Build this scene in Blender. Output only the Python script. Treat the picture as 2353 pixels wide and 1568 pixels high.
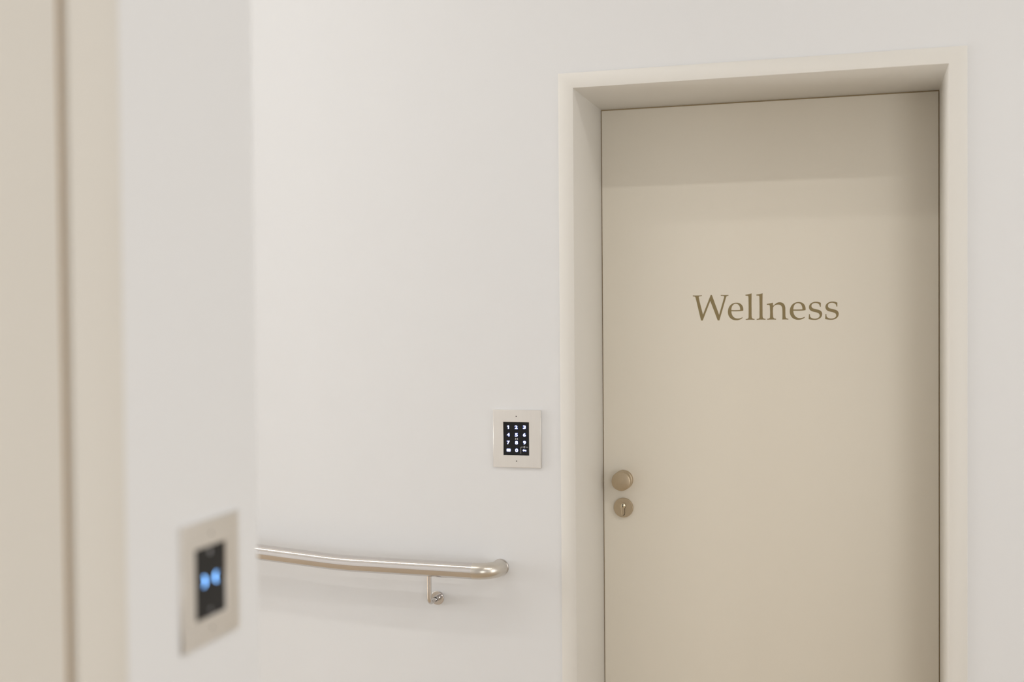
import bpy, bmesh, math, re
from mathutils import Vector, Matrix

for o in list(bpy.data.objects):
    bpy.data.objects.remove(o, do_unlink=True)
scene = bpy.context.scene
C = scene.collection

# ------------------------------------------------------------------ camera
cam_data = bpy.data.cameras.new('camera')
cam = bpy.data.objects.new('camera', cam_data)
C.objects.link(cam)
cam_data.sensor_fit = 'HORIZONTAL'
cam_data.sensor_width = 36.0
cam_data.lens = 41.0494
cam_data.clip_start = 0.05
RIGHT = Vector((0.95845264, 0.28513442, -0.00817877))
UP = Vector((0.00197070, 0.02205255, 0.99975487))
FWD = Vector((-0.28524489, 0.95823382, -0.02057441))
m = Matrix((RIGHT, UP, -FWD)).transposed().to_4x4()
m.translation = Vector((0.0, -2.65923, 1.47291))
cam.matrix_world = m
cam_data.dof.use_dof = True
cam_data.dof.focus_distance = 2.86
cam_data.dof.aperture_fstop = 2.0
cam_data.dof.aperture_blades = 0
scene.camera = cam

# ------------------------------------------------------------------ world, exposure
world = bpy.data.worlds.new('world')
scene.world = world
world.use_nodes = True
world.node_tree.nodes['Background'].inputs[0].default_value = (0.80, 0.88, 1.0, 1)
world.node_tree.nodes['Background'].inputs[1].default_value = 0.1
scene.view_settings.view_transform = 'Standard'
scene.view_settings.look = 'None'
scene.view_settings.gamma = 1.0
scene.view_settings.use_curve_mapping = False
scene.view_settings.exposure = 0.06

# ------------------------------------------------------------------ room dimensions (metres)
CEIL = 3.10
XL = -0.701           # face of the near wall on the left
YC = -1.391           # its outside corner; corridor runs to the left behind it
XR, YF = 3.20, -5.2   # right wall, wall behind the viewer
XEND = -4.6           # far end of the ramp passage
YP = -3.15            # the passage's other wall
RAMP_X, RAMP = -1.21, 0.070
WT = 0.22

# door in the back wall
XOL, XIL, XIR, XOR = -0.6735, -0.6380, 0.1834, 0.2202
ZOT, ZIT, RV = 2.0402, 2.0046, 0.3023

# ------------------------------------------------------------------ large lights
def area(name, loc, rot, sx, sy, power, col, shape='RECTANGLE', spread=math.pi):
    l = bpy.data.lights.new(name, 'AREA')
    l.shape = shape; l.size = sx
    if shape in ('RECTANGLE', 'ELLIPSE'):
        l.size_y = sy
    l.energy = power; l.color = col; l.spread = spread
    o = bpy.data.objects.new(name, l)
    o.location = loc; o.rotation_euler = rot
    C.objects.link(o)
    return o

# daylight: corridor-end window, plus fill from windows added behind the viewer and at right
DAY = (1.0, 0.995, 0.985)
area('daylight_end', (XEND + 0.02, -0.70, 1.35), (0, math.radians(-90), 0), 1.9, 0.95, 66, DAY)
area('fill_daylight_front', (1.6, YF + 0.03, 1.10), (math.radians(90), 0, 0), 1.2, 2.0, 25, DAY)
area('fill_daylight_right', (XR - 0.03, -1.5, 1.10), (0, math.radians(90), 0), 2.0, 1.2, 18, DAY)
LAMP_COL = (1.0, 0.97, 0.92)
LINE_A, LINE_B = 8.0, 20.5

# ------------------------------------------------------------------ materials
def new_mat(name):
    mt = bpy.data.materials.new(name)
    mt.use_nodes = True
    nt = mt.node_tree
    return mt, nt, nt.nodes['Principled BSDF']

def mat_paint(name, col, rough=0.6, var=0.02, scale=3.0, bump=0.02, bscale=260.0, spec=0.35):
    mt, nt, b = new_mat(name)
    tc = nt.nodes.new('ShaderNodeTexCoord')
    n = nt.nodes.new('ShaderNodeTexNoise'); n.inputs['Scale'].default_value = scale; n.inputs['Detail'].default_value = 3
    nt.links.new(tc.outputs['Object'], n.inputs['Vector'])
    mx = nt.nodes.new('ShaderNodeMix'); mx.data_type = 'RGBA'
    mx.inputs['A'].default_value = (*[c * (1 - var) for c in col], 1)
    mx.inputs['B'].default_value = (*[min(1, c * (1 + var)) for c in col], 1)
    nt.links.new(n.outputs['Fac'], mx.inputs['Factor'])
    nt.links.new(mx.outputs['Result'], b.inputs['Base Color'])
    b.inputs['Roughness'].default_value = rough
    b.inputs['Specular IOR Level'].default_value = spec
    if bump:
        n2 = nt.nodes.new('ShaderNodeTexNoise'); n2.inputs['Scale'].default_value = bscale; n2.inputs['Detail'].default_value = 2
        nt.links.new(tc.outputs['Object'], n2.inputs['Vector'])
        bp = nt.nodes.new('ShaderNodeBump'); bp.inputs['Strength'].default_value = bump; bp.inputs['Distance'].default_value = 0.002
        nt.links.new(n2.outputs['Fac'], bp.inputs['Height'])
        nt.links.new(bp.outputs['Normal'], b.inputs['Normal'])
    return mt

def mat_metal(name, col, rough, var=0.08, scale=(40, 40, 40), vscale=1.0, aniso=0.0, metallic=1.0):
    mt, nt, b = new_mat(name)
    tc = nt.nodes.new('ShaderNodeTexCoord')
    mp = nt.nodes.new('ShaderNodeMapping'); mp.inputs['Scale'].default_value = scale
    nt.links.new(tc.outputs['Object'], mp.inputs['Vector'])
    n = nt.nodes.new('ShaderNodeTexNoise'); n.inputs['Scale'].default_value = vscale; n.inputs['Detail'].default_value = 4
    nt.links.new(mp.outputs['Vector'], n.inputs['Vector'])
    mr = nt.nodes.new('ShaderNodeMapRange')
    mr.inputs['To Min'].default_value = rough * (1 - var * 2); mr.inputs['To Max'].default_value = rough * (1 + var * 2)
    nt.links.new(n.outputs['Fac'], mr.inputs['Value'])
    nt.links.new(mr.outputs['Result'], b.inputs['Roughness'])
    mx = nt.nodes.new('ShaderNodeMix'); mx.data_type = 'RGBA'
    mx.inputs['A'].default_value = (*[c * (1 - var) for c in col], 1)
    mx.inputs['B'].default_value = (*[min(1, c * (1 + var)) for c in col], 1)
    nt.links.new(n.outputs['Fac'], mx.inputs['Factor'])
    nt.links.new(mx.outputs['Result'], b.inputs['Base Color'])
    b.inputs['Metallic'].default_value = metallic
    b.inputs['Anisotropic'].default_value = aniso
    return mt

def mat_plain(name, col, rough=0.5, emit=None, strength=0.0, spec=0.5):
    mt, nt, b = new_mat(name)
    b.inputs['Base Color'].default_value = (*col, 1)
    b.inputs['Roughness'].default_value = rough
    b.inputs['Specular IOR Level'].default_value = spec
    if emit:
        b.inputs['Emission Color'].default_value = (*emit, 1)
        b.inputs['Emission Strength'].default_value = strength
    return mt

M = {}
M['plaster'] = mat_paint('wall_plaster', (0.795, 0.802, 0.814), 0.75, 0.008, 1.6, 0.035, 420, 0.2)
M['ceiling'] = mat_paint('ceiling_paint', (0.84, 0.825, 0.80), 0.85, 0.008, 2.0, 0.0)
M['cream'] = mat_paint('cream_door_paint', (0.905, 0.855, 0.755), 0.42, 0.010, 2.2, 0.02, 500, 0.4)
M['frame'] = mat_paint('cream_frame_paint', (0.788, 0.770, 0.73), 0.42, 0.006, 2.2, 0.015, 500, 0.4)
M['cream_near_shaded'] = mat_paint('cream_shaded_door_paint', (0.735, 0.705, 0.65), 0.42, 0.006, 2.2, 0.015, 500, 0.4)  # cream darkened: the shadow on the near door is put into its colour
M['letter'] = mat_paint('olive_gold_vinyl', (0.30, 0.232, 0.112), 0.45, 0.03, 30, 0.0)
M['steel'] = mat_metal('brushed_steel', (0.66, 0.63, 0.61), 0.14, 0.06, (6, 220, 220), 1.0)
M['steel_satin'] = mat_metal('satin_steel', (0.66, 0.62, 0.56), 0.30, 0.06, (30, 60, 60), 1.0)
M['nickel'] = mat_metal('satin_nickel', (0.53, 0.435, 0.31), 0.34, 0.07, (30, 30, 30), 3.0)
M['brass'] = mat_metal('polished_cylinder', (0.80, 0.73, 0.58), 0.16, 0.04)
M['plate'] = mat_metal('champagne_plate', (0.84, 0.81, 0.77), 0.28, 0.02, (300, 8, 8), 1.0)
M['screen'] = mat_plain('black_glass', (0.010, 0.010, 0.011), 0.35, spec=0.25)
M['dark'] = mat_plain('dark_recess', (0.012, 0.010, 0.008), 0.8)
M['neck'] = mat_plain('dark_gap_shade', (0.10, 0.075, 0.045), 0.6)  # dark tone for the shade in the gap behind the knob
M['print'] = mat_plain('grey_print', (0.50, 0.50, 0.52), 0.6)
M['digit_white'] = mat_plain('lit_key', (0.8, 0.85, 0.95), 0.5, (0.88, 0.93, 1.0), 1.3)
M['digit_halo'] = mat_plain('painted_key_halo', (0.02, 0.05, 0.3), 0.5, (0.015, 0.07, 0.55), 0.75)  # blue light bleed round the keys, painted as a glowing underlay
M['led_blue'] = mat_plain('blue_led', (0.05, 0.2, 0.6), 0.5, (0.22, 0.50, 1.0), 3.6)
M['floor'] = mat_paint('brown_floor', (0.54, 0.44, 0.325), 0.5, 0.08, 6, 0.02, 90)
M['seal'] = mat_plain('brown_seal', (0.55, 0.42, 0.25), 0.8)
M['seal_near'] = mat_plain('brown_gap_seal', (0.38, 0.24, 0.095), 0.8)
M['lamp_ring'] = mat_plain('lamp_ring', (0.75, 0.74, 0.72), 0.4)
M['lamp_glass'] = mat_plain('lamp_diffuser', (0.9, 0.88, 0.84), 0.5, (1.0, 0.95, 0.88), 3.0)
M['window_glass'] = mat_plain('window_glass', (0.8, 0.85, 0.9), 0.05, (0.95, 0.98, 1.0), 0.10)

# ------------------------------------------------------------------ helpers
def box(bm, x0, x1, y0, y1, z0, z1):
    v = [bm.verts.new(p) for p in ((x0,y0,z0),(x1,y0,z0),(x1,y1,z0),(x0,y1,z0),(x0,y0,z1),(x1,y0,z1),(x1,y1,z1),(x0,y1,z1))]
    for f in ((3,2,1,0),(4,5,6,7),(0,1,5,4),(1,2,6,5),(2,3,7,6),(3,0,4,7)):
        bm.faces.new([v[i] for i in f])

def prism(bm, poly, fn0, fn1):
    """poly: list of 2-D points; fn0/fn1 map a point to 3-D for the two caps"""
    a = [bm.verts.new(fn0(p)) for p in poly]; b = [bm.verts.new(fn1(p)) for p in poly]
    n = len(poly)
    bm.faces.new(a); bm.faces.new(b[::-1])
    for i in range(n):
        bm.faces.new((a[i], b[i], b[(i+1) % n], a[(i+1) % n]))

def lathe(bm, prof, seg=48, axis='Y', at=(0,0,0)):
    """prof: (radius, height) pairs from centre outwards; height runs along -axis Y (towards the viewer)"""
    rings = []
    for r, h in prof:
        if r < 1e-7:
            rings.append([bm.verts.new(place(axis, 0, 0, h, at))])
        else:
            rings.append([bm.verts.new(place(axis, r*math.cos(2*math.pi*k/seg), r*math.sin(2*math.pi*k/seg), h, at)) for k in range(seg)])
    for A, B in zip(rings, rings[1:]):
        for k in range(seg):
            k2 = (k+1) % seg
            if len(A) == 1: bm.faces.new((A[0], B[k], B[k2]))
            elif len(B) == 1: bm.faces.new((A[k], B[0], A[k2]))
            else: bm.faces.new((A[k], B[k], B[k2], A[k2]))

def place(axis, a, b, h, at):
    if axis == 'Y': p = (a, -h, b)
    elif axis == 'X': p = (h, a, b)
    else: p = (a, b, h)
    return (p[0]+at[0], p[1]+at[1], p[2]+at[2])

def link(name, me, mat, parent=None, loc=(0,0,0), smooth=False):
    o = bpy.data.objects.new(name, me)
    o.location = loc
    C.objects.link(o)
    if mat is not None and not me.materials:
        me.materials.append(mat)
    if parent: o.parent = parent
    if smooth:
        for p in me.polygons: p.use_smooth = True
        try: me.set_sharp_from_angle(angle=math.radians(35))
        except Exception: pass
    return o

def build(name, bm, mat, parent=None, loc=(0,0,0), smooth=False, bevel=0.0, seg=2):
    bmesh.ops.recalc_face_normals(bm, faces=bm.faces[:])
    if bevel:
        bmesh.ops.bevel(bm, geom=[e for e in bm.edges if len(e.link_faces) == 2 and e.calc_face_angle(0) > 0.5],
                        offset=bevel, segments=seg, affect='EDGES', profile=0.5, clamp_overlap=True)
    me = bpy.data.meshes.new(name); bm.to_mesh(me); bm.free()
    return link(name, me, mat, parent, loc, smooth or bool(bevel))

def bx(name, dims, mat, parent=None, bevel=0.0):
    bm = bmesh.new(); box(bm, *dims)
    return build(name, bm, mat, parent, bevel=bevel)

def structure(o, label=None, cat=None):
    o['kind'] = 'structure'
    if label: o['label'] = label
    if cat: o['category'] = cat
    return o

def thing(name, loc, label, cat, group=None):
    o = bpy.data.objects.new(name, None); o.location = loc; o.empty_display_size = 0.05
    C.objects.link(o); o['label'] = label; o['category'] = cat
    if group: o['group'] = group
    return o

def curve_mesh(cu):
    """evaluate a curve data block into a mesh, no file or operator involved"""
    t = bpy.data.objects.new('tmp_curve', cu); C.objects.link(t)
    dg = bpy.context.evaluated_depsgraph_get(); dg.update()
    me = bpy.data.meshes.new_from_object(t.evaluated_get(dg))
    bpy.data.objects.remove(t, do_unlink=True)
    bpy.data.curves.remove(cu)
    return me

def flat_outline(paths, thick, bev=0.0, res=10):
    """paths: lists of (x, y) bezier triples or polygon points in metres -> extruded plate mesh in XY, z from 0 to thick"""
    cu = bpy.data.curves.new('outline', 'CURVE'); cu.dimensions = '2D'; cu.fill_mode = 'BOTH'
    cu.extrude = thick/2; cu.bevel_depth = bev; cu.bevel_resolution = 1; cu.resolution_u = res
    for kind, pts in paths:
        if kind == 'poly':
            s = cu.splines.new('POLY'); s.points.add(len(pts)-1)
            for p, q in zip(s.points, pts): p.co = (q[0], q[1], 0, 1)
        else:
            s = cu.splines.new('BEZIER'); s.bezier_points.add(len(pts)-1)
            for p, (l, c, r) in zip(s.bezier_points, pts):
                p.handle_left_type = p.handle_right_type = 'FREE'
                p.co = (*c, 0); p.handle_left = (*l, 0); p.handle_right = (*r, 0)
        s.use_cyclic_u = True
    me = curve_mesh(cu); me.materials.clear()
    # stand it up: outline y -> world z, thickness towards -y
    for v in me.vertices:
        x, y, z = v.co
        v.co = (x, -(z + thick/2 + bev), y)
    return me

def svg(path):
    pts = []
    for t, s in re.findall(r'([MLC])([^MLC]*)', path):
        v = [float(q)*0.001 for q in s.split()]
        c = [(v[i], v[i+1]) for i in range(0, len(v), 2)]
        if t in 'ML': pts.append([None, c[0], None])
        else:
            pts[-1][2] = c[0]; pts.append([c[1], c[2], None])
    if math.dist(pts[0][1], pts[-1][1]) < 1e-5:
        pts[0][0] = pts[-1][0]; pts.pop()
    n = len(pts); out = []
    for i, (l, c, r) in enumerate(pts):
        a = pts[i-1][1]; b = pts[(i+1) % n][1]
        if l is None: l = tuple(c[k] + (a[k]-c[k])/3 for k in (0,1))
        if r is None: r = tuple(c[k] + (b[k]-c[k])/3 for k in (0,1))
        out.append((l, c, r))
    return out

def circle(cx, cy, r, n=40, a0=0, a1=2*math.pi):
    return [(cx + r*math.cos(a0+(a1-a0)*k/n), cy + r*math.sin(a0+(a1-a0)*k/n)) for k in range(n)]

def tube(name, pts, rad, mat, parent=None, seg=32, cap=True):
    bm = bmesh.new(); P = [Vector(p) for p in pts]; rings = []
    ref = None
    for i, p in enumerate(P):
        d = (P[min(i+1, len(P)-1)] - P[max(i-1, 0)]).normalized()
        if ref is None:
            ref = Vector((0,0,1)) if abs(d.z) < 0.9 else Vector((1,0,0))
        u = (ref - d*ref.dot(d)).normalized(); w = d.cross(u); ref = u
        rings.append([bm.verts.new(p + rad*(math.cos(2*math.pi*k/seg)*u + math.sin(2*math.pi*k/seg)*w)) for k in range(seg)])
    for A, B in zip(rings, rings[1:]):
        for k in range(seg): bm.faces.new((A[k], B[k], B[(k+1) % seg], A[(k+1) % seg]))
    if cap: bm.faces.new(rings[0]); bm.faces.new(rings[-1][::-1])
    return build(name, bm, mat, parent, smooth=True)

def arc(c, a, b, r, n=10):
    """quarter arc in the plane of unit vectors a, b around c: from c+a*r to c+b*r"""
    c, a, b = Vector(c), Vector(a), Vector(b)
    return [c + r*(math.cos(t*math.pi/2/n)*a + math.sin(t*math.pi/2/n)*b) for t in range(n+1)]

# ------------------------------------------------------------------ the setting
bm = bmesh.new()
box(bm, RAMP_X, XR, YF, 0.0, -0.12, 0.0)
up = (RAMP_X - XEND) * RAMP
prism(bm, [(RAMP_X, 0.0), (XEND, up), (XEND, -0.12), (RAMP_X, -0.12)], lambda p: (p[0], YP, p[1]), lambda p: (p[0], 0.0, p[1]))
box(bm, XIL-0.03, XIR+0.03, 0.0, 0.60, -0.12, 0.0)
structure(build('floor', bm, M['floor']))
structure(bx('ceiling', (XEND, XR, YF, 0.0, CEIL, CEIL+0.12), M['ceiling']))

bm = bmesh.new()                                   # back wall with the door opening
box(bm, XEND, XOL, 0.0, 0.42, -0.12, CEIL+0.12)
box(bm, XOR, XR+WT, 0.0, 0.42, -0.12, CEIL+0.12)
box(bm, XOL, XOR, 0.0, 0.42, ZOT, CEIL+0.12)
structure(build('wall_back', bm, M['plaster']))

# near wall on the left with its own door opening
D2A, D2B, D2T = -1.664, -2.760, 2.10
bm = bmesh.new()
box(bm, XL-WT, XL, D2A, YC, -0.12, CEIL+0.12)
bmesh.ops.bevel(bm, geom=[e for e in bm.edges if all(abs(v.co.x-XL) < 1e-4 and abs(v.co.y-YC) < 1e-4 for v in e.verts)],
                offset=0.004, segments=3, affect='EDGES', profile=0.5)
box(bm, XL-WT, XL, YF, D2B, -0.12, CEIL+0.12)
box(bm, XL-WT, XL, D2B, D2A, D2T, CEIL+0.12)
structure(build('wall_left', bm, M['plaster']))
structure(bx('wall_corridor', (XEND, XL-WT, YP-WT, YP, -0.12, CEIL+0.12), M['plaster']))
Z0, Z1 = -0.12, CEIL + 0.12
bm = bmesh.new()                                   # right wall round its added fill window
box(bm, XR, XR+WT, YF, -2.15, Z0, Z1); box(bm, XR, XR+WT, -0.85, 0.0, Z0, Z1)
box(bm, XR, XR+WT, -2.15, -0.85, Z0, 0.05); box(bm, XR, XR+WT, -2.15, -0.85, 2.15, Z1)
structure(build('wall_right', bm, M['plaster']))
bm = bmesh.new()                                   # wall behind the viewer round its added fill window
box(bm, XL-WT, 0.95, YF-WT, YF, Z0, Z1); box(bm, 2.25, XR+WT, YF-WT, YF, Z0, Z1)
box(bm, 0.95, 2.25, YF-WT, YF, Z0, 0.05); box(bm, 0.95, 2.25, YF-WT, YF, 2.15, Z1)
structure(build('wall_front', bm, M['plaster']))
bm = bmesh.new()                                   # corridor end wall round its window
box(bm, XEND-WT, XEND, YP-WT, -1.23, Z0, Z1); box(bm, XEND-WT, XEND, -0.17, 0.42, Z0, Z1)
box(bm, XEND-WT, XEND, -1.23, -0.17, Z0, 0.35); box(bm, XEND-WT, XEND, -1.23, -0.17, 2.35, Z1)
structure(build('wall_end', bm, M['plaster']))
def window(name, at, width, height, rotz, label):
    """local frame: x along the wall, z up, origin at the middle of the sill"""
    t = thing(name, at, label, 'window'); structure(t); t.rotation_euler = (0, 0, rotz)
    w = width/2; f = 0.05
    bm = bmesh.new(); box(bm, -w+f, w-f, -0.008, 0.008, f, height-f)
    build('window_pane', bm, M['window_glass'], t)
    bm = bmesh.new()
    box(bm, -w, -w+f, -0.035, 0.035, 0, height); box(bm, w-f, w, -0.035, 0.035, 0, height)
    box(bm, -w+f, w-f, -0.035, 0.035, 0, f); box(bm, -w+f, w-f, -0.035, 0.035, height-f, height)
    build('window_frame', bm, M['frame'], t)
window('window_1', (XEND-0.1, -0.70, 0.35), 1.06, 2.0, math.radians(90), 'tall window at the far end of the ramp corridor')
window('fill_window_2', (1.6, YF-0.1, 0.05), 1.30, 2.1, 0.0, 'unseen tall window added behind the viewer for frontal fill light')
window('fill_window_3', (XR+0.1, -1.5, 0.05), 1.30, 2.1, math.radians(90), 'unseen tall window added in the right wall for fill light')

# ------------------------------------------------------------------ the Wellness door
door = thing('door_1', (XIL, RV, 0.0), 'cream door lettered Wellness in a deep cream steel frame', 'door')
structure(door)
DX, DY = XIL, RV
FY = -0.0035                                        # frame face stands slightly proud of the plaster
BACK = RV + 0.060
bm = bmesh.new()                                    # welded steel frame, one piece
prism(bm, [(XOL-DX, 0), (XOL-DX, ZOT), (XOR-DX, ZOT), (XOR-DX, 0), (XIR-DX, 0), (XIR-DX, ZIT), (XIL-DX, ZIT), (XIL-DX, 0)],
      lambda p: (p[0], FY-DY, p[1]), lambda p: (p[0], BACK-DY, p[1]))
build('door_frame', bm, M['frame'], door, bevel=0.0010)
GAP = 0.0022
leaf = bx('door_leaf', (GAP, XIR-XIL-GAP, 0.0, 0.048, 0.006, ZIT-0.0030), M['cream'], door, bevel=0.0006)
bm = bmesh.new()                                    # dark rebate seal seen in the gap round the leaf
w = XIR-XIL
box(bm, 0.0, GAP-0.0002, 0.004, 0.046, 0, ZIT); box(bm, w-GAP+0.0002, w, 0.004, 0.046, 0, ZIT); box(bm, GAP, w-GAP, 0.004, 0.046, ZIT-0.0028, ZIT)
build('rebate_seal', bm, M['seal'], door)

# lettering, one sub-part per letter
GLYPH = {
'W': ['M0.3 62.8 C7.7 62.4 15.9 62.3 23.1 62.9 L23.1 60.8 C18.4 60.6 15.4 60.2 15.4 58.5 C16 54.1 16.8 49.6 18 44.6 L25.7 13.8 L45.3 63.4 L48.1 63.4 L66 13.2 L78.8 57.4 C79.4 60.7 76.5 60.7 70.2 60.9 L70.4 63.1 C76.8 62.7 83.3 62.6 89.4 62.9 L89.4 60.7 C85.8 60.5 84.8 60.1 83.6 57.3 L66.7 -0.8 L62.4 -0.8 L44.1 48.4 L25 -0.9 L20.7 -0.8 L7.4 56.7 C6.5 59.9 4.6 60.1 0.3 60.4'],
'e': ['M38 23.2 C37.1 22.3 26.3 21.4 8.7 21.8 C8.8 10.5 15.5 3.5 23.9 3.5 C28.7 3.4 32.3 4.5 36.5 7.1 L35.6 4.3 C31.1 0.5 25.1 -0.8 20.6 -0.8 C7.7 -0.7 0 8.1 0.1 20.2 C0.1 34.7 9.6 43.3 21.6 43.2 C32.4 43.1 38.2 35.5 38.2 25.7 L38 23.2',
      'M8.7 25.2 C8.7 34.6 13.2 40.6 19.9 40.5 C26.4 40.4 30.6 34.4 30.5 25.4 C30.5 25.1 29.9 24.9 29.6 25 C22.2 24.4 15 24.5 8.7 24.9'],
'l': ['M0.3 62.9 C6.4 63.3 10.7 64.3 15.3 66.2 L15 44.4 L15.1 11.4 C15.4 3.9 16.3 2.7 22.4 2.1 L22.3 0.1 C16 0.7 6.8 0.6 0.6 0 L0.6 2 C6.2 2.4 7.5 3.2 7.7 8.3 L7.9 32 L7.5 56.9 C7.3 60 6.1 60.4 0.2 60.4 L0.3 62.9'],
'n': ['M0.1 39.5 C5.3 39.9 10.2 41 15 42.4 L15 34.5 C20.5 38.1 23.5 43.2 31.1 43.1 C39.8 43 44.5 37.3 44.9 28 L45.1 10.7 C45.4 3.9 46.6 2.5 52 2.1 L52 0 C47.5 0.4 42.1 0.5 37.4 0.1 C38 6.4 38 15.7 37.6 25 C37.5 33.6 33.2 37.4 27.7 37.4 C21.7 37.5 16.8 35.1 15.2 29.8 L14.7 21.5 L15.1 10.9 C15.5 3.8 16.4 2.8 22.3 2.1 L22.3 0.1 C17.3 0.5 6.4 0.6 0.8 0.1 L0.8 2.3 C5.5 2.5 7.3 3.1 7.6 7.3 L8 19.1 L7.6 29.6 C7.4 35.8 6.8 36.9 4.4 37 L0.1 37 L0.1 39.5'],
's': ['M29.1 40.6 C25.2 42.5 21.1 43.3 17.5 43.3 C7.4 43.4 0.8 37.3 0.8 30.2 C0.8 24.4 4.9 20.6 9.7 19.4 C14.5 18.1 17.4 17.8 20.4 16.5 C23.9 15.3 26.3 12.8 26.3 9.7 C26.3 4.8 20.9 1.6 14.4 1.7 C10.3 1.7 5.5 3.8 4 6.2 C3.4 8.4 3.1 10.8 3 13 L0.9 13 C0.7 9 0.4 4.7 0 0.8 C4.3 -0.5 9.6 -1.2 14.4 -1.2 C25.1 -1.3 32.2 4.8 32.2 13.3 C32.3 17.9 29.3 21.3 25.2 22.9 C21.6 24.2 16.3 25.1 12.1 26.6 C8.5 27.7 6.8 30.4 6.8 33.2 C6.8 37.8 11 40.5 16.3 40.5 C21.6 40.4 25.5 37.6 26.3 33.9 L27 30.8 L28.9 30.9 L29.1 40.6'],
}
gm = {}
for ch, x in [('W', -0.404), ('e', -0.3162), ('l', -0.2728), ('l', -0.2460), ('n', -0.2205), ('e', -0.1651), ('s', -0.1198), ('s', -0.0807)]:
    if ch not in gm:
        gm[ch] = flat_outline([('bez', svg(s)) for s in GLYPH[ch]], 0.0003)
        gm[ch].materials.append(M['letter'])
    o = link('letter', gm[ch], None, leaf, (x-DX, 0.0, 1.4609))
    o['label'] = 'olive gold vinyl letter ' + ch

# knob: flat disc on a neck over a round rose
KX = -0.5840
knob = build('door_knob', (lambda b: (lathe(b, [(0, .0385), (.0222, .0385), (.0238, .0379), (.0244, .0364), (.0244, .0200), (.0240, .0190), (.0228, .0186), (.0165, .0185), (.0160, .0180), (.0160, .0060)], 64), b)[1])(bmesh.new()),
             M['nickel'], door, (KX-DX, 0, 1.0510), smooth=True)
knob['label'] = 'flat round satin nickel knob'
build('rose', (lambda b: (lathe(b, [(.0160, .0118), (.0234, .0118), (.0246, .0112), (.0250, .0098), (.0250, 0)], 64), b)[1])(bmesh.new()),
      M['nickel'], knob, smooth=True)
build('gap_shade_ring', (lambda b: (lathe(b, [(.0160, .0184), (.0222, .0184), (.0222, .0119), (.0160, .0119)], 48), b)[1])(bmesh.new()), M['neck'], knob, smooth=True)  # ring added to paint the dark shadow gap between knob and rose

# lock rose with profile cylinder
def euro(rc, hw, bot, dx=0.0, dy=0.0):
    """keyhole outline: circle on top, rounded leg below (0,0 = circle centre)"""
    a = math.asin(hw/rc)
    pts = [(dx + rc*math.sin(t), dy - rc*math.cos(t)) for t in [a + (2*math.pi-2*a)*k/36 for k in range(37)]]
    pts += [(dx - hw*math.cos(t), dy + bot - hw*math.sin(t)) for t in [math.pi*k/12 for k in range(13)]]
    return pts
ZC = 0.0055                                       # plug centre above the rose centre
rose2 = flat_outline([('poly', circle(0, 0, .0242, 64)), ('poly', euro(.0086, .0052, -.0205, 0, ZC))], 0.0066, 0.0008)
lock = link('lock_rose', rose2, M['nickel'], door, (KX-DX-0.0002, 0, 0.9790), smooth=True)
lock['label'] = 'round satin nickel lock rose with cylinder'
rec = bmesh.new(); lathe(rec, [(0, .0006), (.015, .0006), (.015, 0)], 24)
build('recess', rec, M['dark'], lock, smooth=False).location = (0, 0, -0.002)
cyl = flat_outline([('poly', euro(.0076, .0040, -.0200, -.0008, ZC))], 0.0060, 0.0004)
cylo = link('lock_cylinder', cyl, M['nickel'], lock, (0, -0.0007, 0), smooth=True)
pl = bmesh.new(); lathe(pl, [(0, .0092), (.0035, .0088), (.0055, .0079), (.0064, .0068), (.0064, .0060)], 40)
build('lock_plug', pl, M['brass'], lock, (-.0009, 0, ZC), smooth=True)
kw = flat_outline([('poly', [(-.0011,.0042),(.0009,.0042),(.0010,.0022),(.0001,.0008),(.0004,-.0012),(.0012,-.0022),(.0011,-.0044),(-.0005,-.0044),(-.0009,-.0022),(-.0014,-.0010),(-.0012,.0006),(-.0006,.0018)])], 0.0012)
link('keyway', kw, M['dark'], lock, (-.0012, -.0084, ZC))

# ------------------------------------------------------------------ door in the near wall (its frame edge shows at the far left)
door2 = thing('door_2', (XL, D2A, 0.0), 'flush cream door and frame at the left edge, out of focus', 'door')
structure(door2)
FW2 = 0.079
bm = bmesh.new(); box(bm, -0.16, 0.005, -FW2, 0.0, 0, D2T)
build('frame_jamb', bm, M['cream_near_shaded'], door2, bevel=0.0015)
bm = bmesh.new(); box(bm, -0.16, 0.005, D2B-D2A, D2B-D2A+FW2, 0, D2T)
build('frame_jamb', bm, M['cream_near_shaded'], door2, bevel=0.0015)
bm = bmesh.new(); box(bm, -0.16, 0.005, D2B-D2A+FW2, -FW2, D2T-FW2, D2T)
build('frame_header', bm, M['cream_near_shaded'], door2, bevel=0.0015)
bm = bmesh.new(); box(bm, -0.045, 0.003, D2B-D2A+FW2+0.004, -FW2-0.011, 0.006, D2T-FW2-0.004)
build('door_leaf', bm, M['cream_near_shaded'], door2, bevel=0.001)
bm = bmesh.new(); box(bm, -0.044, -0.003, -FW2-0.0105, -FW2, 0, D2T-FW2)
build('rebate_seal', bm, M['seal_near'], door2)

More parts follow.
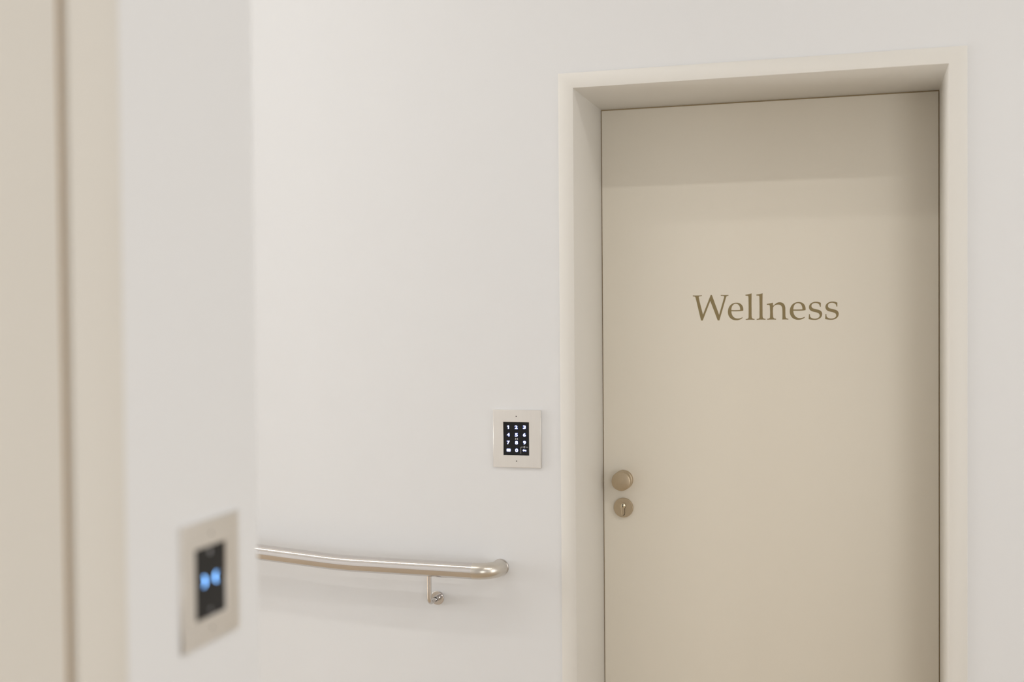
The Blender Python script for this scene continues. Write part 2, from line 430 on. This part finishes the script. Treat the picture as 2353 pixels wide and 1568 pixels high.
# ------------------------------------------------------------------ wall units: keypad and card reader
PW, PH, PT = 0.1182, 0.1372, 0.0045
SW, SH = 0.0646, 0.0800
def unit(name, loc, rotz, label, cat):
    """local frame: x to the right along the wall, z up, -y out of the wall, origin at the plate's centre"""
    t = thing(name, loc, label, cat); t.rotation_euler = (0, 0, rotz)
    rect = lambda a, b: [(-a/2,-b/2),(a/2,-b/2),(a/2,b/2),(-a/2,b/2)]
    sc = (-0.0019, 0.0)
    inner = [(x+sc[0], z) for x, z in rect(SW, SH)]
    pm = flat_outline([('poly', rect(PW-0.001, PH-0.001)), ('poly', inner)], PT-0.001, 0.0005)
    plate = link('plate', pm, M['plate'], t)
    for z in (0.0532, -0.0532):
        b = bmesh.new(); lathe(b, [(0, PT+0.0002), (.0014, PT+0.0002), (.0015, PT-0.0005)], 16)
        build('screw_hole', b, M['dark'], plate, (sc[0]+0.0006, 0, z))
    b = bmesh.new(); box(b, sc[0]-SW/2+0.0004, sc[0]+SW/2-0.0004, -PT+0.0012, 0.0, -SH/2+0.0004, SH/2-0.0004)
    scr = build('screen', b, M['screen'], t); scr['label'] = 'black glass screen'
    return t, scr
FS = -PT + 0.0012          # y of the glass face

ONE = [(-.0006,-.0040),(.0017,-.0040),(.0017,.0040),(-.0004,.0040),(-.0024,.0030),(-.0019,.0013),(-.0006,.0019)]
def glyph_mesh(ch, offset, thick=0.0001):
    """bold, slightly wide numeral 8 mm tall; offset widens its outline"""
    if ch == '1':
        cu = bpy.data.curves.new('digit', 'CURVE'); cu.dimensions = '2D'; cu.fill_mode = 'BOTH'
        sp = cu.splines.new('POLY'); sp.points.add(len(ONE)-1); sp.use_cyclic_u = True
        for p, q in zip(sp.points, ONE): p.co = (q[0], q[1], 0, 1)
        cu.extrude = thick/2; cu.offset = max(0.0, offset)
        me = curve_mesh(cu); me.materials.clear()
        return me
    cu = bpy.data.curves.new('digit', 'FONT'); cu.body = ch; cu.align_x = 'CENTER'; cu.fill_mode = 'BOTH'
    cu.size = 0.0112; cu.offset = 0.00030; cu.extrude = thick/2; cu.resolution_u = 6
    ref = curve_mesh(cu.copy())
    w = max(v.co.x for v in ref.vertices) - min(v.co.x for v in ref.vertices)
    h = max(v.co.y for v in ref.vertices) - min(v.co.y for v in ref.vertices)
    bpy.data.meshes.remove(ref)
    cu.offset = 0.00030 + offset
    me = curve_mesh(cu); me.materials.clear()
    for v in me.vertices:
        v.co.x *= 0.0066/w; v.co.y *= 0.0080/h
    return me

def merge_two(a, b, da):
    """front glyph a over painted light-bleed glyph b, each centred on its own outline; returns one mesh with two materials"""
    def centred(me):
        xs = [v.co.x for v in me.vertices]; ys = [v.co.y for v in me.vertices]
        return (min(xs)+max(xs))/2, (min(ys)+max(ys))/2
    verts, faces, mats = [], [], []
    for me, mi, lift in ((a, 0, da), (b, 1, 0.0)):
        cx, cy = centred(me); base = len(verts)
        verts += [(v.co.x-cx, -(v.co.z + 0.0001 + lift), v.co.y-cy) for v in me.vertices]
        faces += [[base+i for i in p.vertices] for p in me.polygons]
        mats += [mi]*len(me.polygons)
    out = bpy.data.meshes.new('digit'); out.from_pydata(verts, [], faces)
    out.materials.append(M['digit_white']); out.materials.append(M['digit_halo'])
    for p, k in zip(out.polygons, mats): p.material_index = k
    bpy.data.meshes.remove(a); bpy.data.meshes.remove(b)
    return out

def two_tone(polys, grow, thick=0.00012):
    """lit icon from polygons with a wider blue light-bleed halo painted under it"""
    def mk(g):
        cu = bpy.data.curves.new('icon', 'CURVE'); cu.dimensions = '2D'; cu.fill_mode = 'BOTH'; cu.extrude = thick/2; cu.offset = g
        for pts in polys:
            s = cu.splines.new('POLY'); s.points.add(len(pts)-1); s.use_cyclic_u = True
            for p, q in zip(s.points, pts): p.co = (q[0], q[1], 0, 1)
        me = curve_mesh(cu); me.materials.clear(); return me
    return merge_two(mk(0.0), mk(grow), 0.00018)

def rounded(w, h, r, n=5):
    pts = []
    for cx, cy, a in ((w/2-r, h/2-r, 0), (-w/2+r, h/2-r, 90), (-w/2+r, -h/2+r, 180), (w/2-r, -h/2+r, 270)):
        pts += [(cx + r*math.cos(math.radians(a+90*k/n)), cy + r*math.sin(math.radians(a+90*k/n))) for k in range(n+1)]
    return pts

def bowtie(w, h):
    """two arcs back to back joined by a bar: )-( """
    pts = []
    a, b = w/2, h/2
    pts += [(-a, b*0.82), (-a*0.72, b), (-a*0.36, b*0.45), (-a*0.20, b*0.24), (a*0.20, b*0.24), (a*0.36, b*0.45), (a*0.72, b), (a, b*0.82)]
    pts += [(a*0.86, b*0.3), (a*0.86, -b*0.3)]
    pts += [(a, -b*0.82), (a*0.72, -b), (a*0.36, -b*0.45), (a*0.20, -b*0.24), (-a*0.20, -b*0.24), (-a*0.36, -b*0.45), (-a*0.72, -b), (-a, -b*0.82)]
    pts += [(-a*0.86, -b*0.3), (-a*0.86, b*0.3)]
    return pts

KPX, KPZ = -0.7801, 1.1836
kp, kscr = unit('access_keypad', (KPX, 0.0, KPZ), 0.0, 'access keypad with lit white digits on the wall beside the Wellness door', 'keypad')
for ch, x, z in [('1',-.8021,1.2107),('2',-.7820,1.2109),('3',-.7617,1.2113),('4',-.8016,1.1928),('5',-.7817,1.1928),('6',-.7618,1.1932),
                 ('7',-.8017,1.1741),('8',-.7815,1.1741),('9',-.7617,1.1745),('0',-.7813,1.1559)]:
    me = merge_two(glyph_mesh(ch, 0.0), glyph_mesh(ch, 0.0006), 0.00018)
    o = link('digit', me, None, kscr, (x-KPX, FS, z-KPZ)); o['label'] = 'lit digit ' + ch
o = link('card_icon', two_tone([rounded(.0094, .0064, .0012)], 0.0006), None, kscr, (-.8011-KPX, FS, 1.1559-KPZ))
key_poly = []
key_poly += [(-.0022 + .0021*math.cos(t), .0021*math.sin(t)+.0002) for t in [math.radians(35+290*k/20) for k in range(21)]]
key_poly += [(.0015,-.0007),(.0018,-.0007),(.0020,-.0020),(.0038,-.0020),(.0040,.0002),(.0034,.0014)]
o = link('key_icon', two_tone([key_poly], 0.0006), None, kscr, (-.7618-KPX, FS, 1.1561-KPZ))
o = link('printed_mark', flat_outline([('poly', bowtie(.0072, .0046))], 0.0002), M['print'], kscr, (-.7814-KPX, FS, 1.1831-KPZ))
ring = flat_outline([('poly', [(x*0.95, z*1.2) for x, z in circle(0, 0, .0022, 24)]), ('poly', [(x*0.8, z*1.25) for x, z in circle(0, 0, .0010, 16)])], 0.0002)
o = link('printed_mark', ring, M['print'], kscr, (-.7623-KPX, FS, 1.1639-KPZ))
o = link('printed_mark', flat_outline([('poly', [(0,0),(.0006,0),(.0011,.0011),(.0005,.0011)])], 0.0002), M['print'], kscr, (-.7610-KPX, FS, 1.1660-KPZ))
ln = []
R0 = 0.0016; T = 0.00042
x0, z1, zb = -.7710-KPX, 1.1640-KPZ, 1.1483-KPZ
outer = [(x0-T, zb)] + [(x0-T+R0+T + (R0+T)*math.cos(math.radians(a)), z1+T-(R0+T) + (R0+T)*math.sin(math.radians(a))) for a in range(180, 89, -15)]
outer += [(-.7657-KPX, z1+T), (-.7657-KPX, z1-T)]
inner = [(x0+T+(R0-T) + (R0-T)*math.cos(math.radians(a)), z1-T-(R0-T) + (R0-T)*math.sin(math.radians(a))) for a in range(90, 181, 15)] + [(x0+T, zb)]
o = link('printed_line', flat_outline([('poly', outer+inner)], 0.0002), M['print'], kscr, (0, FS, 0))
o = link('printed_line', flat_outline([('poly', [(-.7584-KPX, z1-T), (-.7535-KPX, z1-T), (-.7535-KPX, z1+T), (-.7584-KPX, z1+T)])], 0.0002), M['print'], kscr, (0, FS, 0))

# card reader on the near wall; its outward face looks towards +x
RY, RZ = -1.5059, 1.1805
cr, cscr = unit('card_reader', (XL, RY, RZ), math.radians(90), 'card reader with glowing blue symbol on the near wall, out of focus', 'card reader')
def lobe(s):
    """one arc of the glowing symbol, bulging towards the middle"""
    n = 10; o = []
    for k in range(n+1):
        t = math.radians(-55 + 110*k/n); o.append((s*(0.0166 - 0.0085*math.cos(t)), 0.0074*math.sin(t)))
    for k in range(n, -1, -1):
        t = math.radians(-55 + 110*k/n); o.append((s*(0.0206 - 0.0085*math.cos(t)), 0.0080*math.sin(t)))
    return o if s > 0 else o[::-1]
for s in (-1, 1):
    o = link('glowing_arc', flat_outline([('poly', lobe(s))], 0.0002), M['led_blue'], cscr, (-0.0019, FS, 0.0015)); o['label'] = 'glowing blue arc'
o = link('printed_mark', flat_outline([('poly', circle(0,0,.0030,24)), ('poly', circle(0,0,.0016,16))], 0.0002), M['print'], cscr, (-0.0019, FS, 0.0325))
o = link('printed_mark', flat_outline([('poly', circle(0,0,.0020,24)), ('poly', circle(0,0,.0012,16))], 0.0002), M['print'], cscr, (-0.0019, FS, -0.0325))

# ------------------------------------------------------------------ handrail
RK, RR, RZL = -0.058, 0.0192, 0.8742
rail = thing('handrail', (-0.9856, 0.0, RZL), 'brushed steel handrail on the wall, kinked upwards to the left', 'handrail')
ox, oy, oz = rail.location
def loc(p): return (p[0]-ox, p[1]-oy, p[2]-oz)
XE, BR = -0.8240, 0.047
kink = []
for k in range(13):                                   # soft kink into the ramp slope
    x = RAMP_X - 0.05 + 0.10*k/12
    t = k/12
    kink.append((x, RK, RZL + 0.001 + RAMP*0.05*(1-t)**2))
L0 = kink[0]
path = [(-3.6, RK, L0[2] + RAMP*(L0[0]+3.6)), (-2.2, RK, L0[2] + RAMP*(L0[0]+2.2))] + kink + [(-1.0, RK, RZL+0.0005), (XE-BR-0.004, RK, RZL)]
tube('rail_tube', [loc(p) for p in path], RR, M['steel'], rail, 48)
bend = [(XE-BR-0.004, RK, RZL)] + [tuple(p) for p in arc((XE-BR, RK+BR, RZL), (0,-1,0), (1,0,0), BR, 14)] + [(XE, -0.0005, RZL)]
o = tube('rail_end_bend', [loc(p) for p in bend], RR+0.0001, M['steel_satin'], rail, 48)
tube('wall_ring', [loc(p) for p in [(XE, -0.0052, RZL), (XE, 0.0, RZL)]], RR+0.0012, M['steel'], rail, 48)
BXX, BZ = -0.9856, 0.7908
b = [(BXX, -0.0205, BZ), (BXX, RK+0.016, BZ)] + [tuple(p) for p in arc((BXX, RK+0.014, BZ+0.014), (0,0,-1), (0,-1,0), 0.014, 8)] + [(BXX, RK, BZ+0.03), (BXX, RK, RZL-RR+0.002)]
br = tube('bracket', [loc(p) for p in b], 0.0056, M['steel'], rail, 24)
bm = bmesh.new(); lathe(bm, [(0, .0045), (.0158, .0045), (.0166, .0038), (.0167, 0)], 48)
build('bracket_rose', bm, M['steel'], br, (0, 0, BZ-oz), smooth=True)
bm = bmesh.new(); lathe(bm, [(.0070, .0045), (.0070, .0190), (.0066, .0196), (.0052, .0196)], 32)
build('bracket_socket', bm, M['steel'], br, (0, 0, BZ-oz), smooth=True)
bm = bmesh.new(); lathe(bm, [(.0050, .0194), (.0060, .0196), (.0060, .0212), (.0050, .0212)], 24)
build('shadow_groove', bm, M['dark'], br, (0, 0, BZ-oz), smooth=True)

# ------------------------------------------------------------------ ceiling lamps (above the frame)
def line_lamp(lx0, lx1, ly, power, label, lname):
    """slim linear lamp on the ceiling, running along x"""
    t = thing('line_lamp', ((lx0+lx1)/2, ly, CEIL), label, 'ceiling light')
    hl = (lx1-lx0)/2
    bm = bmesh.new()
    box(bm, -hl-.02, hl+.02, -.048, -.034, -.010, 0); box(bm, -hl-.02, hl+.02, .034, .048, -.010, 0)
    box(bm, -hl-.02, -hl, -.034, .034, -.010, 0); box(bm, hl, hl+.02, -.034, .034, -.010, 0)
    build('housing', bm, M['lamp_ring'], t)
    bm = bmesh.new(); box(bm, -hl, hl, -.034, .034, -.004, 0)
    build('diffuser', bm, M['lamp_glass'], t)
    l = area(lname, (0, 0, -0.006), (0, 0, 0), 2*hl, 0.064, power, LAMP_COL)
    l.parent = t
line_lamp(-3.0, -0.85, -1.13, LINE_A, 'slim linear ceiling lamp running along the ramp passage', 'line_light')
line_lamp(0.5, 2.9, -1.66, LINE_B, 'slim linear ceiling lamp over the hall right of the Wellness door', 'hall_light')
